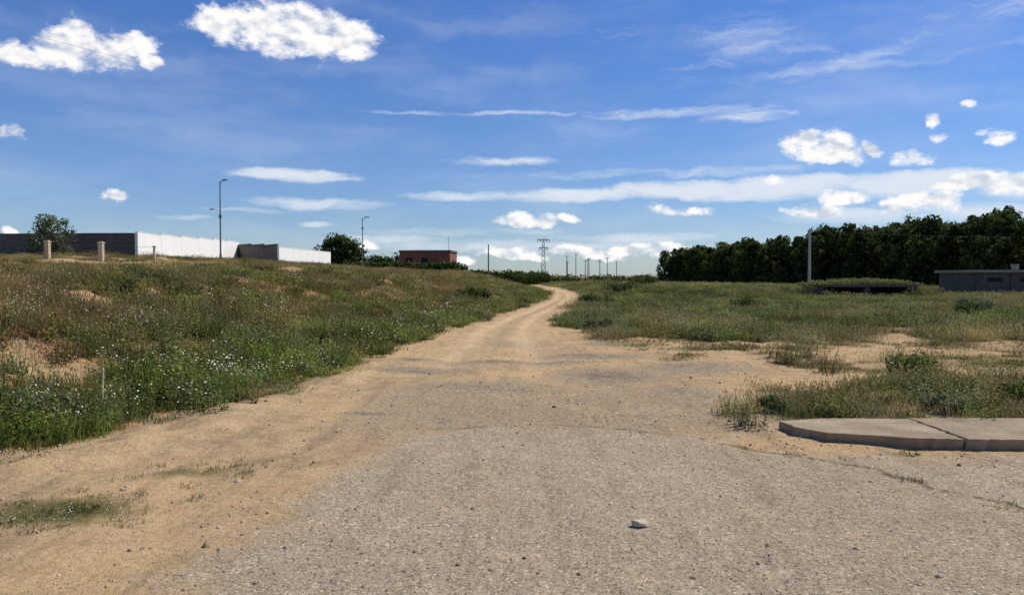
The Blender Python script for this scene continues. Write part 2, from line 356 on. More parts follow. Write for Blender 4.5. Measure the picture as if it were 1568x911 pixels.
for (y0,y1,den,sxy,sz) in bands:
    wmax=.78*y1+5;n=int((y1-y0)*2*wmax*den)
    x=RS.uniform(-wmax,wmax,n);y=RS.uniform(y0,y1,n)
    k=np.abs(x)<.78*y+5;x=x[k];y=y[k]
    g,lf,rt,wd=grassd(x,y);g=np.where(y<20,g,g*.8+.2*(g>.3))
    k=RS.rand(len(x))<g;x=x[k];y=y[k];lf=lf[k];rt=rt[k];wd=wd[k]
    k=~((x>2.9)&(y>7.2)&(y<8.25));x=x[k];y=y[k];lf=lf[k];rt=rt[k];wd=wd[k]
    n=len(x);s=xl(y)-x;zn=fbm(x*.35+50,y*.35,4);zc=fbm(x*.8+90,y*.8,3);u=RS.rand(n)
    left=s>0
    dryness=np.where(left,ss(1.0,5.0,s)*.60+.05,.20)+(zn-.5)*2.0
    dryness=np.where(left&(y>35),dryness-.15,dryness)
    right=~left
    dryness=np.where(right&(y<20)&(y>12.5),.66+(zn-.5),dryness)
    dryness=np.where(right&(y<=12.5),.48+(zc-.5)*2.2,dryness)
    dryness=np.clip(dryness,0,1)
    typ=np.where(u<dryness,RS.randint(3,6,n),np.where(RS.rand(n)<.5,RS.randint(0,3,n),RS.randint(6,9,n)))
    fl=(fbm(x*.9+20,y*.9+70,3)>.6)&left&(s<8)&(RS.rand(n)<.3)
    fl|=(np.hypot((x+3.6),(y-11.3)/1.3)<1.1)&(RS.rand(n)<.4)&left&(zc>.48)
    fl|=(np.hypot((x+2.9),(y-25)/4)<1.0)&(RS.rand(n)<.4)&left&(zc>.45)
    fl|=(np.hypot((x+5.5),(y-8.3)/.8)<.6)&(RS.rand(n)<.2)&left
    typ=np.where(fl,RS.randint(9,11,n),typ)
    typ=np.where((~fl)&(RS.rand(n)<.03),11,typ)
    low=((y<8)&(s<.35)&(x<0))|(right&(y>12.4)&(y<19)&(RS.rand(n)<.8))|((y<7.6)&right)
    typ=np.where(low,np.where((RS.rand(n)<.45)&(x<0),14,RS.randint(12,14,n)),typ)
    base=np.where((RS.rand(n)<.5)[:,None],GRN,OLV)
    base=np.where(((zc>.55)&(RS.rand(n)<.6))[:,None],LIM,base)
    gy=np.where(right&(y>17),.4,.18)
    base=np.where((RS.rand(n)<gy)[:,None],GRY*.9,base)
    dr_=np.where((RS.rand(n)<np.where(left,.5,.15))[:,None],RED,DRY)
    isdry=((typ>=3)&(typ<=5))
    w=np.clip(dryness*.55+RS.normal(0,.15,n),0,.9)[:,None]
    tint=np.where(isdry[:,None],dr_*.75+base*.25,base*(1-w)+dr_*w)
    tint=tint*RS.uniform(.55,1.4,n)[:,None]*(.45+1.1*fbm(x*.6,y*.6+33,4))[:,None]
    hs=np.clip(.45+.9*fbm(x*.6+11,y*.6,3)+RS.normal(0,.2,n),.3,1.8)
    hs=hs*np.where(left&(y<20),.85+.25*ss(0,2,s),1)*np.where(left&(s<.5),.6,1)*np.where(left,1-.35*ss(6,9,s),1)
    hs=hs*np.where(right&(y<12.5),.62,1)*np.where(right&(y>=12.5),.85,1)
    P=np.stack([x,y,height(x,y)],-1)
    AP.append(P);AI.append(typ);AT.append(tint)
    q=sxy*RS.uniform(.8,1.25,n)*np.where((y<7.6)&right,.6,1)
    AS.append(np.stack([q,q,hs*sz],-1))
AP=np.concatenate(AP);AI=np.concatenate(AI);AT=np.concatenate(AT);AS=np.concatenate(AS)
rot=np.stack([RS.normal(0,.08,len(AP)),RS.normal(0,.08,len(AP)),RS.uniform(0,6.28,len(AP))],-1)
scatter('meadow_grass',AP,rot,AS,AI,AT,tufts);print('tufts',len(AP))
# gravel
stones=bpy.data.collections.new('stone_variants')
M_st,nt=newmat('stones');g=N(nt);a=g.n('ShaderNodeAttribute',attribute_type='INSTANCER',attribute_name='tint');b=g.n('ShaderNodeBsdfPrincipled');b.inputs['Roughness'].default_value=.9;g.L(a.outputs['Color'],b.inputs['Base Color']);o=g.n('ShaderNodeOutputMaterial');g.L(b.outputs[0],o.inputs[0])
import bmesh
def stonemesh(name,seed,sub,mat):
    bm=bmesh.new();bmesh.ops.create_icosphere(bm,subdivisions=sub,radius=1)
    r=np.random.RandomState(seed);pl=[(Vector(r.normal(0,1,3)).normalized(),r.uniform(.55,.85)) for _ in range(9)]
    for v in bm.verts:
        for nn,dd in pl:
            q=v.co.dot(nn)
            if q>dd: v.co-=nn*(q-dd)
        v.co.z*=.65;v.co.y*=.8
    me=bpy.data.meshes.new(name);bm.to_mesh(me);bm.free();me.materials.append(mat);return me
for k in range(4):
    stones.objects.link(bpy.data.objects.new('s%d'%k,stonemesh('s%d'%k,k,2,M_st)))
n=38000;y=2.5+RS.rand(n)**1.5*22;x=RS.uniform(-1,1,n)*(.75*y+2)
g_,_,_,_=grassd(x,y);aa=polysd(x,y,ASPH)
pk=np.where(aa>.4,.3,np.where(aa>-.8,.9,.6))*(1-.7*g_)*np.where(fbm(x*.8,y*.8+60,3)>.5,1,.45)
k=RS.rand(n)<pk;x=x[k];y=y[k];n=len(x)
sz=np.clip(RS.lognormal(-5.1,.55,n),.003,.04)
P=np.stack([x,y,height(x,y)+.004+sz*.2],-1)
tn=np.array([.38,.30,.20])*RS.uniform(.4,1.5,n)[:,None]
scatter('gravel',P,RS.uniform(0,6.28,(n,3))*[.1,.1,1],np.stack([sz]*3,-1),RS.randint(0,4,n),tn,stones)
M_rock=simple('rock_surface',(.50,.42,.31),.9,30,.3,.4)
me=stonemesh('rock',21,3,M_rock);ob=bpy.data.objects.new('rock',me);ob.scale=(.066,.055,.05);ob.location=(.83,5.0,zat(.83,5.0)+.025);ob.rotation_euler=(.1,.15,.3);scene.collection.objects.link(ob)
# ------------------------------------------------------------------ shrubs and trees
M_bark=simple('bark',(.10,.075,.05),.9,6,.3,.5)
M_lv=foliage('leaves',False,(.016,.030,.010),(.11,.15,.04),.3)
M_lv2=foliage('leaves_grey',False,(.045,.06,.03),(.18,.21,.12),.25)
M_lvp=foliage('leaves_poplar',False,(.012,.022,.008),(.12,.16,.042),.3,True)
def leafblob(mb,r,c,R,n,ls,mat=1,base=.5):
    for _ in range(n):
        d=Vector((r.gauss(0,1),r.gauss(0,1),r.gauss(0,1))).normalized()
        q=r.uniform(.55,1.05);p=Vector(c)+Vector((d.x*R[0],d.y*R[1],d.z*R[2]))*q
        nn=(d+Vector((r.gauss(0,.6),r.gauss(0,.6),r.gauss(0,.6)+.3))).normalized();u=nn.orthogonal().normalized()
        an=r.uniform(0,6.28);u=(u*math.cos(an)+nn.cross(u)*math.sin(an));v=nn.cross(u);L=ls*r.uniform(.6,1.3)
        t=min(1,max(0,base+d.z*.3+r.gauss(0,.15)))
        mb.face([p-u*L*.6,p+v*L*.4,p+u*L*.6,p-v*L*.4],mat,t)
def tree(seed,H,crown0,W,nb,nl,ls,taper=1.0,tr=.16,lv=M_lv):
    r=random.Random(seed);mb=MB()
    N_=6;tp=[]
    for k in range(N_+1):
        tp.append(Vector((r.uniform(-.1,.1)*k*.3,r.uniform(-.1,.1)*k*.3,-.3+(H*.85+.3)*k/N_)))
    for k in range(N_): mb.tube(tp[k],tp[k+1],tr*(1-.85*k/N_),tr*(1-.85*(k+1)/N_),7,0)
    for b in range(nb):
        h=crown0+(H-crown0)*(b+r.random())/nb;f=(h-crown0)/(H-crown0)
        prof=(math.sin(math.pi*min(1,.2+f*.74))**.6)*taper
        rad=W/2*prof*r.uniform(.2,.88);an=b*2.4+r.uniform(-.5,.5)
        c=Vector((math.cos(an)*rad,math.sin(an)*rad,h));R=W*.16*r.uniform(.55,1.3)*(1.1-.2*f)
        i=int(min(N_-1,max(0,(h-.8)/(H*.85)*N_)));mb.tube(tp[i],c,tr*.25,.015,4,0)
        leafblob(mb,r,c,(R,R,R*r.uniform(.7,1.0)),nl,ls,1,r.uniform(.1,.75))
    return mb.mesh('tree_mesh_%d'%seed,[M_bark,lv])
def place(me,name,x,y,s=1,rz=0,parent=None,sz=None,dz=0):
    ob=bpy.data.objects.new(name,me);ob.location=(x,y,zat(x,y)+dz);ob.scale=(s,s,sz or s);ob.rotation_euler=(0,0,rz);scene.collection.objects.link(ob)
    if parent: ob.parent=parent
    return ob
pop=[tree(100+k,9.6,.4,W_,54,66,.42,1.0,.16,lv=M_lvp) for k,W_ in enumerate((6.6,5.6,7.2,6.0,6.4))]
grove=empty('poplar_tree_row');r=random.Random(5);i=0
for row in range(3):
    nk=(26,28,32)[row]
    for k in range(nk):
        t=(k+r.uniform(-.35,.35))/(nk-1);y=256-128*t;x=49+26*t+row*4.6+r.uniform(-1.3,1.3)
        s=r.uniform(.88,1.12)*(.95,1.02,1.02)[row]
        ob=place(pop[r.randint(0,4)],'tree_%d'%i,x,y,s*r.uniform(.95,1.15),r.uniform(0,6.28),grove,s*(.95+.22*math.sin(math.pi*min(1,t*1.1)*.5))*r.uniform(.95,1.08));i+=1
for (x,y,s) in [(67.3,108,1.0),(70.5,104,1.15),(75,103,1.28),(79.5,101,1.15),(84,103,1.25),(71,112,1.1),(77,110,1.2),(88,100,1.1)]:
    place(pop[r.randint(0,4)],'tree_%d'%i,x,y,s,r.uniform(0,6.28),grove);i+=1
mb=MB();rr=random.Random(9)
for k in range(90):
    t=k/89;y=253-125*t-1.5;x=47.2+26*t+rr.uniform(-1,1);z=zat(x,y);s=rr.uniform(.8,1.7)
    leafblob(mb,rr,(x,y,z+s*.6),(s*1.8,s*1.5,s),60,.4,1,rr.uniform(.0,.4))
mb.obj('undergrowth',[M_bark,M_lv])
place(tree(201,3.6,.6,3.8,34,75,.17,1,.12,lv=M_lv2),'olive_tree',-34.6,59,.95,0,dz=-.3)
place(tree(202,4.3,.2,7.2,60,120,.32,1.05,.2),'round_tree',-25.0,114,1.0,0,dz=-.1)
def hedge(name,pts,top,w,seed,lv=M_lv,ls=.34,n=170,base=(.1,.45)):
    r=random.Random(seed);mb=MB()
    for (a,b) in zip(pts[:-1],pts[1:]):
        L=math.dist(a,b);k=int(L/.6)+1
        for j in range(k):
            t=j/k;x=a[0]+(b[0]-a[0])*t;y=a[1]+(b[1]-a[1])*t;z=zat(x,y);hh=(top-z)*r.uniform(.85,1.12)
            mb.tube((x,y,z-.1),(x,y,z+hh*.6),.03,.015,4,0)
            leafblob(mb,r,(x+r.uniform(-.2,.2),y,z+hh*.5),(w,w*.8,hh*.5),n,ls,1,r.uniform(*base))
    return mb.obj(name,[M_bark,lv])
hedge('hedge',[(-23,111),(-19,107),(-13.5,104),(-6.0,103)],3.75,.9,3,base=(.2,.5))
hedge('hedge',[(-21.8,115),(-15.4,115)],5.0,1.2,4,base=(.0,.35))
hedge('hedge',[(-8,150),(-1,160),(9,200)],3.1,1.3,5,ls=.5,n=60,base=(.0,.35))
def shrub(name,x,y,w,h,seed,lv,ls=.07,n=12,per=70,base=.5):
    r=random.Random(seed);mb=MB();z=zat(x,y)
    for k in range(n):
        a=r.uniform(0,6.28);d=w*.5*math.sqrt(r.random());c=Vector((d*math.cos(a),d*math.sin(a),h*(.25+.5*r.random()*(1-d/w))))
        mb.tube((0,0,-.05),c,.012,.005,4,0);leafblob(mb,r,c,(w*.2,w*.2,h*.26),per,ls,1,base+r.uniform(-.25,.25))
    return mb.obj(name,[M_bark,lv],(x,y,z))
for q in [(2.75,24,.95,.45,1,M_lv2,.05,.1),(-2.1,42,1.5,.7,2,M_lv,.1,.4),(-4.0,16.2,.6,.5,3,M_lv,.05,.3),(6.4,12.4,.75,.6,4,M_lv,.045,.85),(-7.0,8.9,.8,.5,5,M_lv2,.045,.5),
  (-5.0,8.2,.7,.4,6,M_lv2,.045,.4),(-4.5,9.6,.6,.35,7,M_lv,.045,.8),(6.2,9.4,.5,.35,8,M_lv,.05,.8),(11.5,38,1.6,.7,11,M_lv,.1,.7),(19.5,33,1.3,.9,12,M_lv2,.08,.6),(17.5,30,.9,.8,13,M_lv,.07,.8),
  (8.5,27,1.0,.4,16,M_lv2,.07,.6),(-9,18,.9,.5,17,M_lv,.06,.4),(3.0,9.0,.35,.2,18,M_lv,.035,.9),(5.0,9.0,.4,.25,19,M_lv2,.035,.8),(5,46,1.8,.9,20,M_lv,.1,.5),(8,58,2.4,1.1,21,M_lv,.12,.4),(12,72,2.6,1.2,22,M_lv,.14,.4)]:
    shrub('shrub',*q[:7],base=q[7])
rr=random.Random(77)
mb=MB()
for k in range(46):
    y=rr.uniform(60,180);x=rr.uniform(.075,.5)*y
    if abs(x-27)<6 and y<66: continue
    s=rr.uniform(.3,.7);leafblob(mb,rr,(x,y,zat(x,y)+s*.4),(s*1.6,s*1.3,s*.8),65,.22,1,rr.uniform(.4,.85))
for k in range(80):
    x=rr.uniform(-18,60);y=rr.uniform(245,285)
    if abs(x-xl(np.array(y))-2)<4: continue
    s=rr.uniform(.8,1.9);leafblob(mb,rr,(x,y,zat(x,y)+s*.5),(s*1.6,s*1.2,s*.8),70,.5,1,rr.uniform(.0,.4))
for (x,y,s) in [(21.5,130,1.3),(23,131,1.1),(42,240,2.6),(39,238,2.2),(36,236,1.8),(45,250,2.5),(33,240,1.6)]:
    for q in range(4): leafblob(mb,rr,(x+rr.uniform(-1,1)*s,y,zat(x,y)+s*rr.uniform(.3,.8)),(s*.9,s*.8,s*.6),60,.35,1,rr.uniform(.1,.5))
mb.obj('field_bushes',[M_bark,M_lv])
mb=MB();rr=random.Random(12)
for k in range(220):
    x=rr.uniform(-260,420);y=rr.uniform(520,640);s=rr.uniform(2.0,4.0)
    leafblob(mb,rr,(x,y,s*.5),(s*2,s*1.5,s*.7),28,1.6,1,rr.uniform(.2,.6))
mb.obj('distant_trees',[M_bark,M_lv])
# ------------------------------------------------------------------ walls and buildings
M_white=simple('white_plaster',(.82,.80,.76),.85,1.3,.04,.05)
M_cap=simple('wall_cap',(.55,.54,.52),.9,6,.15)
def brickmat(name,c1,c2,cm,bw,bh):
    m,nt=newmat(name);g=N(nt);tc=g.n('ShaderNodeTexCoord').outputs['Object'];se=g.n('ShaderNodeSeparateXYZ');g.L(tc,se.inputs[0]);cb=g.n('ShaderNodeCombineXYZ');g.L(g.math('ADD',se.outputs[0],se.outputs[1]),cb.inputs[0]);g.L(se.outputs[2],cb.inputs[1]);vec=cb.outputs[0]
    bt=g.n('ShaderNodeTexBrick');g.L(vec,bt.inputs['Vector']);bt.inputs['Color1'].default_value=(*c1,1);bt.inputs['Color2'].default_value=(*c2,1);bt.inputs['Mortar'].default_value=(*cm,1)
    bt.inputs['Scale'].default_value=1;bt.inputs['Brick Width'].default_value=bw;bt.inputs['Row Height'].default_value=bh;bt.inputs['Mortar Size'].default_value=.012
    n=g.noise(vec,.8,5);hv=g.n('ShaderNodeHueSaturation');g.L(bt.outputs[0],hv.inputs['Color']);g.L(g.mr(n,.3,.7,.75,1.25),hv.inputs['Value'])
    b=g.n('ShaderNodeBsdfPrincipled');b.inputs['Roughness'].default_value=.9;g.L(hv.outputs[0],b.inputs['Base Color']);o=g.n('ShaderNodeOutputMaterial');g.L(b.outputs[0],o.inputs[0]);return m
M_block=brickmat('concrete_block',(.085,.075,.064),(.115,.10,.085),(.14,.125,.105),.4,.2)
M_brick=brickmat('red_brick',(.26,.062,.035),(.20,.05,.03),(.20,.11,.075),.25,.07)
M_dark=simple('dark_opening',(.015,.015,.015),.6)
M_conc=simple('concrete',(.28,.25,.20),.92,5,.22,.3,streak=True)
M_concd=simple('concrete_dark',(.12,.108,.088),.92,3,.3,.3,streak=True)
M_roof=simple('roof_sheet',(.12,.10,.09),.8)
def wall(name,a,b,top0,top1,th,mat,cap=M_cap,step=4.0,pil=True,capw=.05):
    mb=MB();L=math.dist(a,b);n=max(1,int(L/step));ang=math.atan2(b[1]-a[1],b[0]-a[0])
    for k in range(n):
        t0,t1=k/n,(k+1)/n;tm=(t0+t1)/2;x=a[0]+(b[0]-a[0])*tm;y=a[1]+(b[1]-a[1])*tm
        tz=top0+(top1-top0)*tm;bz=zat(x,y)-.6;w=L/n
        mb.box((x-a[0],y-a[1],(tz+bz)/2),(w-.004,th,tz-bz),0,ang)
        mb.box((x-a[0],y-a[1],tz+.026),(w-.004,th+capw,.05),1,ang)
        if pil:
            xx=a[0]+(b[0]-a[0])*t0;yy=a[1]+(b[1]-a[1])*t0
            mb.box((xx-a[0],yy-a[1],(tz+bz)/2-.02),(.2,th+.03,tz-bz-.05),0,ang)
    return mb.obj(name,[mat,cap],(a[0],a[1],0))
wall('white_wall',(-30.6,64),(-34.2,98),5.28,6.1,.2,M_white,cap=M_white,step=5,pil=True)
wall('white_wall',(-26.2,88),(-24.6,106),5.05,5.05,.2,M_white,cap=M_white,step=4.5)
wall('block_wall',(-30.9,64.2),(-66,66),5.22,5.15,.2,M_block,cap=M_concd,step=4)
wall('block_wall',(-34.0,97.6),(-26.4,88.3),5.75,5.3,.2,M_block,cap=M_concd,step=4)
M_post=simple('cream_post',(.50,.41,.28),.9,5,.2)
def post(x,y,h,w):
    mb=MB();mb.box((0,0,h/2-.2),(w,w,h+.4),0);mb.box((0,0,h+.032),(w+.08,w+.08,.06),0);mb.box((0,0,h+.09),(w-.06,w-.06,.05),0);mb.obj('fence_post',[M_post],(x,y,zat(x,y)),bevel=.01)
px=[(-25.4,48.5),(-28.6,48.3),(-31.8,48)]
for (x,y) in px: post(x,y,1.15,.27)
post(-22.2,48.7,1.0,.12)
M_metal=simple('galvanised_steel',(.16,.16,.16),.5,10,.15,metal=.4)
mb=MB()
for hh in(.35,.7,1.0):
    for (a,b) in zip([(-22.2,48.7)]+px[:-1],px): mb.tube((a[0],a[1],zat(*a)+hh),(b[0],b[1],zat(*b)+hh),.01,.01,4)
mb.obj('fence_rails',[M_metal])
mb=MB();mb.tube((0,0,-.1),(.02,0,.33),.013,.012,6);mb.tube((.02,0,.33),(.021,0,.345),.012,.004,6);mb.tube((.018,0,.22),(.0185,0,.26),.0145,.0145,6)
mb.obj('wooden_stake',[M_post],(-4.65,8.85,zat(-4.65,8.85)+.2))
def brickb():
    bx=-11.9;e=empty('brick_building',(bx,112,zat(bx,112)))
    h=5.2-zat(bx,112)
    def ch(name,fn,mats):
        mb=MB();fn(mb);ob=mb.obj(name,mats);ob.parent=e
    ch('walls',lambda m:m.box((0,0,h/2-.3),(7.2,5,h+.6)),[M_brick])
    ch('roof',lambda m:(m.box((0,0,h+.06),(7.5,5.3,.11)),m.box((0,-2.45,h+.19),(7.4,.12,.14)),m.box((3.6,0,h+.19),(.12,4.7,.14))),[M_roof])
    ch('windows',lambda m:[m.box((xx,-2.51,h-1.2),(.9,.05,.7)) for xx in(-2.2,0)],[M_dark])
    ch('window_lintels',lambda m:[m.box((xx,-2.52,h-.78),(1.1,.1,.12)) for xx in(-2.2,0)],[M_roof])
    ch('brick_pier',lambda m:m.box((1.2,-2.56,h/2-.3),(.35,.12,h+.58)),[M_brick])
    ch('side_door',lambda m:m.box((3.61,-.6,1),(.06,1,2.1)),[M_dark])
    ch('antenna',lambda m:(m.tube((2.9,0,h+.1),(2.9,0,h+2.3),.03,.02,5),m.tube((2.5,0,h+2.0),(3.3,0,h+2.0),.015,.015,4),m.tube((2.6,0,h+1.7),(3.2,0,h+1.7),.015,.015,4)),[M_metal])
    e.rotation_euler=(0,0,-.12)
brickb()
e=empty('concrete_shed',(49,75,zat(49,75)))
def ch(name,fn,mats,e=e):
    mb=MB();fn(mb);ob=mb.obj(name,mats);ob.parent=e
ch('walls',lambda m:m.box((0,0,.9),(13,6,2.4)),[M_concd])
ch('roof_slab',lambda m:m.box((0,-.1,2.24),(13.7,6.8,.26)),[M_conc])
ch('openings',lambda m:[m.box((xx,-3.02,1.45),(1.4,.06,.35)) for xx in(-4.6,-1.6,1.4,4.4)],[M_dark])
ch('pilasters',lambda m:[m.box((xx,-3.05,1.0),(.25,.14,2.1)) for xx in(-6.3,-3.1,-.1,2.9,6.0)],[M_concd])
ch('chimney',lambda m:(m.box((-.9,0,2.62),(.45,.45,.5)),m.box((-.9,0,2.9),(.6,.6,.07))),[M_conc])
e=empty('culvert',(27,61,zat(27,61)))
ch('deck',lambda m:(m.box((0,0,.88),(7.6,3.2,.14)),m.box((0,-1.52,.98),(7.6,.14,.05))),[M_concd],e)
ch('abutments',lambda m:[m.box((xx,0,.3),(.4,2.9,1.0)) for xx in(-3.55,0,3.55)],[M_concd],e)
ch('shadow_panel',lambda m:m.box((0,1.3,.3),(6.6,.2,1.0)),[M_dark],e)  # near-black panel, paints in the shadow under the deck
mb=MB();rr=random.Random(4)
for k in range(110):
    x=rr.uniform(-4.1,4.1);y=rr.uniform(-1.75,1.8);h=.42*(1-(x/4.3)**2)+.05
    leafblob(mb,rr,(x,y,.98+h*.4),(.5,.35,h*.6+.07),45,.12,0,rr.uniform(.6,1))
for sgn in(-1,1):
    for k in range(34):
        leafblob(mb,rr,(sgn*rr.uniform(2.9,6.0),rr.uniform(-2.0,1),rr.uniform(.05,.7)),(.55,.5,.3),50,.13,0,rr.uniform(.4,.9))
for k in range(26):
    leafblob(mb,rr,(rr.uniform(-4,4),rr.uniform(-2.6,-1.9),rr.uniform(.1,.3)),(.45,.3,.22),40,.12,0,rr.uniform(.3,.9))
M_lv3=foliage('leaves_olive',False,(.05,.055,.02),(.24,.24,.09),.25)
ob=mb.obj('grass_cover',[M_lv3]);ob.parent=e
# ------------------------------------------------------------------ poles
def lamp(x,y,H,side=False,arm=.55):
    mb=MB();mb.tube((0,0,-.3),(0,0,.5),.11,.10,10);mb.tube((0,0,.5),(0,0,H),.075,.045,10)
    mb.tube((0,0,H-.05),(arm*.6,0,H+.1),.03,.025,6);mb.tube((0,0,H-.4),(arm*.5,0,H+.05),.015,.015,5)
    mb.box((arm*.75,0,H+.11),(arm*.75,.2,.09),0);mb.box((arm*.8,0,H+.045),(arm*.5,.15,.035),1)
    if side:
        z=H*.62;mb.tube((0,0,z),(-.55,0,z+.12),.022,.02,6);mb.box((-.72,0,z+.12),(.38,.18,.09),0);mb.box((0,0,z-.5),(.2,.2,.32),0)
    else: mb.box((0,0,H*.8),(.2,.16,.3),0)
    mb.obj('street_lamp',[M_metal,M_cap],(x,y,zat(x,y)),rz=.1)
lamp(-26.0,70,10.2-zat(-26,70),True);lamp(-20.0,105,9.6-zat(-20,105),False,.8)
M_wood=simple('weathered_wood',(.17,.15,.13),.9,6,.25);M_cpole=simple('concrete_pole',(.42,.40,.37),.9,6,.15)
def upole(x,y,H,mat,r=.13,arms=1,name='utility_pole'):
    mb=MB();mb.tube((0,0,-.4),(0,0,H),r,r*.62,8)
    for a in range(arms):
        z=H-.25-.7*a;mb.box((0,0,z),(1.3,.1,.1))
        for q in(-.55,0,.55): mb.tube((q,0,z+.05),(q,0,z+.28),.05,.035,6,1)
        if a==0: mb.tube((.45,0,z),(0,0,z-.5),.02,.02,4)
    return mb.obj(name,[mat,M_cap],(x,y,zat(x,y)))
x0,y0=29.2,77.0
for (x,y,H) in((x0,y0,6.3),(-25,-3,7.2)):
    mb=MB();mb.tube((0,0,-.4),(0,0,H),.17,.11,8);mb.tube((0,0,H),(0,0,H+.12),.04,.03,6,1);mb.box((0,0,H-.3),(.34,.07,.07),1)
    for q in(-.14,.14): mb.tube((q,0,H-.27),(q,0,H-.13),.03,.02,6,1)
    mb.obj('utility_pole',[M_cpole,M_wood],(x,y,zat(x,y)))
A=Vector((-25,-3,zat(-25,-3)+7.1));B=Vector((x0,y0,zat(x0,y0)+6.25))
M_wire=simple('wire_metal',(.30,.31,.33),.5,10,.05)
mb=MB();pr=None
for k in range(41):
    t=k/40;p=A.lerp(B,t);p.z-=.6*4*t*(1-t)
    if pr is not None: mb.tube(pr,p,.0035,.0035,4)
    pr=p
pr=None
C=Vector((95,125,9))
for k in range(21):
    t=k/20;p=B.lerp(C,t);p.z-=.8*4*t*(1-t)
    if pr is not None: mb.tube(pr,p,.005,.005,4)
    pr=p
mb.obj('overhead_wire',[M_wire])
upole(-3.6,120,5.4,M_wood,.13,0)
def pylon(x,y,H):
    mb=MB();b=.8;t=.26
    cs=[(-1,-1),(1,-1),(1,1),(-1,1)];w=lambda f:b+(t-b)*f;n=9
    for (i,j) in cs: mb.tube((i*b,j*b,-.3),(i*t,j*t,H),.09,.07,4)
    for k in range(n):
        f0,f1=k/n,(k+1)/n
        for q in range(4):
            a=cs[q];c=cs[(q+1)%4]
            mb.tube((a[0]*w(f0),a[1]*w(f0),H*f0),(c[0]*w(f1),c[1]*w(f1),H*f1),.045,.045,3)
            mb.tube((c[0]*w(f0),c[1]*w(f0),H*f0),(a[0]*w(f1),a[1]*w(f1),H*f1),.045,.045,3)
    for z,L in((H-.2,1.9),(H-2.8,1.5)):
        mb.box((0,0,z),(2*L,.3,.2))
        mb.tube((-L,0,z),(0,0,z+.7),.05,.05,4);mb.tube((L,0,z),(0,0,z+.7),.05,.05,4)
        for q in(-L+.1,-L*.5,L*.5,L-.1): mb.tube((q,0,z-.1),(q,0,z-.8),.11,.08,6,1)
    mb.obj('electricity_pylon',[M_metal,M_dark],(x,y,zat(x,y)))
pylon(10,250,13.6)
for (x,y,H,a) in [(18.5,265,8.6,1),(22,270,9.6,2),(24.5,262,7.2,1),(27,275,7.8,1),(30,268,7.4,2),(34,280,8.2,1),(38,285,6.8,1),(20.5,290,6.8,2),(29,300,7.4,1)]:
    upole(x,y,H,M_wood,.16,a)
# ------------------------------------------------------------------ broken pavement slab, right
M_slab,nt=newmat('pavement_concrete');g=N(nt);P_=g.n('ShaderNodeNewGeometry').outputs['Position']
na_=g.noise(P_,2.5,6,.6);nb_=g.noise(P_,40,5,.7)
c=g.mix(g.mr(na_,.35,.65),(.26,.205,.14),(.40,.325,.235));c=g.mix(g.mr(nb_,.52,.68,0,.7),c,(.15,.12,.085))
b=g.n('ShaderNodeBsdfDiffuse');g.L(c,b.inputs[0]);bp=g.n('ShaderNodeBump');bp.inputs['Strength'].default_value=.6;bp.inputs['Distance'].default_value=.012;g.L(nb_,bp.inputs['Height']);g.L(bp.outputs[0],b.inputs['Normal'])
o=g.n('ShaderNodeOutputMaterial');g.L(b.outputs[0],o.inputs[0])
def slab(name,pts,z,th,seed):
    r=random.Random(seed);P=[]
    n=len(pts)
    for i in range(n):
        a,b=pts[i],pts[(i+1)%n];L=math.dist(a,b);k=max(1,int(L/.07)) if L<14 else 20
        for j in range(k):
            t=j/k;P.append((a[0]+(b[0]-a[0])*t+r.uniform(-.016,.016),a[1]+(b[1]-a[1])*t+r.uniform(-.02,.02)))
    bm=bmesh.new();cxm=sum(p[0] for p in P)/len(P)
    vb=[bm.verts.new((x,y+(.06 if y<7.7 else 0),z-th)) for x,y in P];vt=[bm.verts.new((x,y,z)) for x,y in P]
    bm.faces.new(vt);bm.faces.new(vb[::-1])
    for i in range(len(P)): j=(i+1)%len(P);bm.faces.new((vb[i],vb[j],vt[j],vt[i]))
    bmesh.ops.recalc_face_normals(bm,faces=bm.faces)
    me=bpy.data.meshes.new(name);bm.to_mesh(me);bm.free();me.materials.append(M_slab)
    ob=bpy.data.objects.new(name,me);scene.collection.objects.link(ob);b=ob.modifiers.new('b','BEVEL');b.width=.008;b.segments=2;b.limit_method='ANGLE';return ob
e=empty('pavement_slab')
zs=.105
slab('slab_end',[(2.8,8.15),(2.86,7.8),(3.05,7.55),(3.5,7.42),(3.75,7.3),(4.2,7.24),(4.22,8.3),(3.3,8.34)],zs,.18,1).parent=e
slab('slab_far',[(4.235,7.22),(5.5,7.16),(9,7.12),(16,7.1),(16,8.3),(4.235,8.32)],zs+.006,.18,3).parent=e
# ------------------------------------------------------------------ light and sky
EL,AZ=math.radians(52),math.radians(72)
sd=Vector((math.cos(EL)*math.sin(AZ),math.cos(EL)*math.cos(AZ),math.sin(EL)))
su=bpy.data.lights.new('sun','SUN');su.energy=4.7;su.angle=math.radians(.5);su.color=(1,.94,.82)
so=bpy.data.objects.new('sun',su);so.rotation_euler=(-sd).to_track_quat('-Z','Y').to_euler();scene.collection.objects.link(so)
w=bpy.data.worlds.new('World');scene.world=w;w.use_nodes=True;nt=w.node_tree;nt.nodes.clear();g=N(nt)
sky=g.n('ShaderNodeTexSky',sky_type='NISHITA');sky.sun_disc=False;sky.sun_elevation=EL;sky.sun_rotation=AZ;sky.air_density=1.0;sky.dust_density=.2;sky.ozone_density=1.5
tc=g.n('ShaderNodeTexCoord').outputs['Generated'];se=g.n('ShaderNodeSeparateXYZ');g.L(tc,se.inputs[0])
az=g.math('ARCTAN2',se.outputs[0],se.outputs[1]);el=g.math('ARCSINE',se.outputs[2])
cb=g.n('ShaderNodeCombineXYZ');g.L(az,cb.inputs[0]);g.L(el,cb.inputs[1]);P=cb.outputs[0]
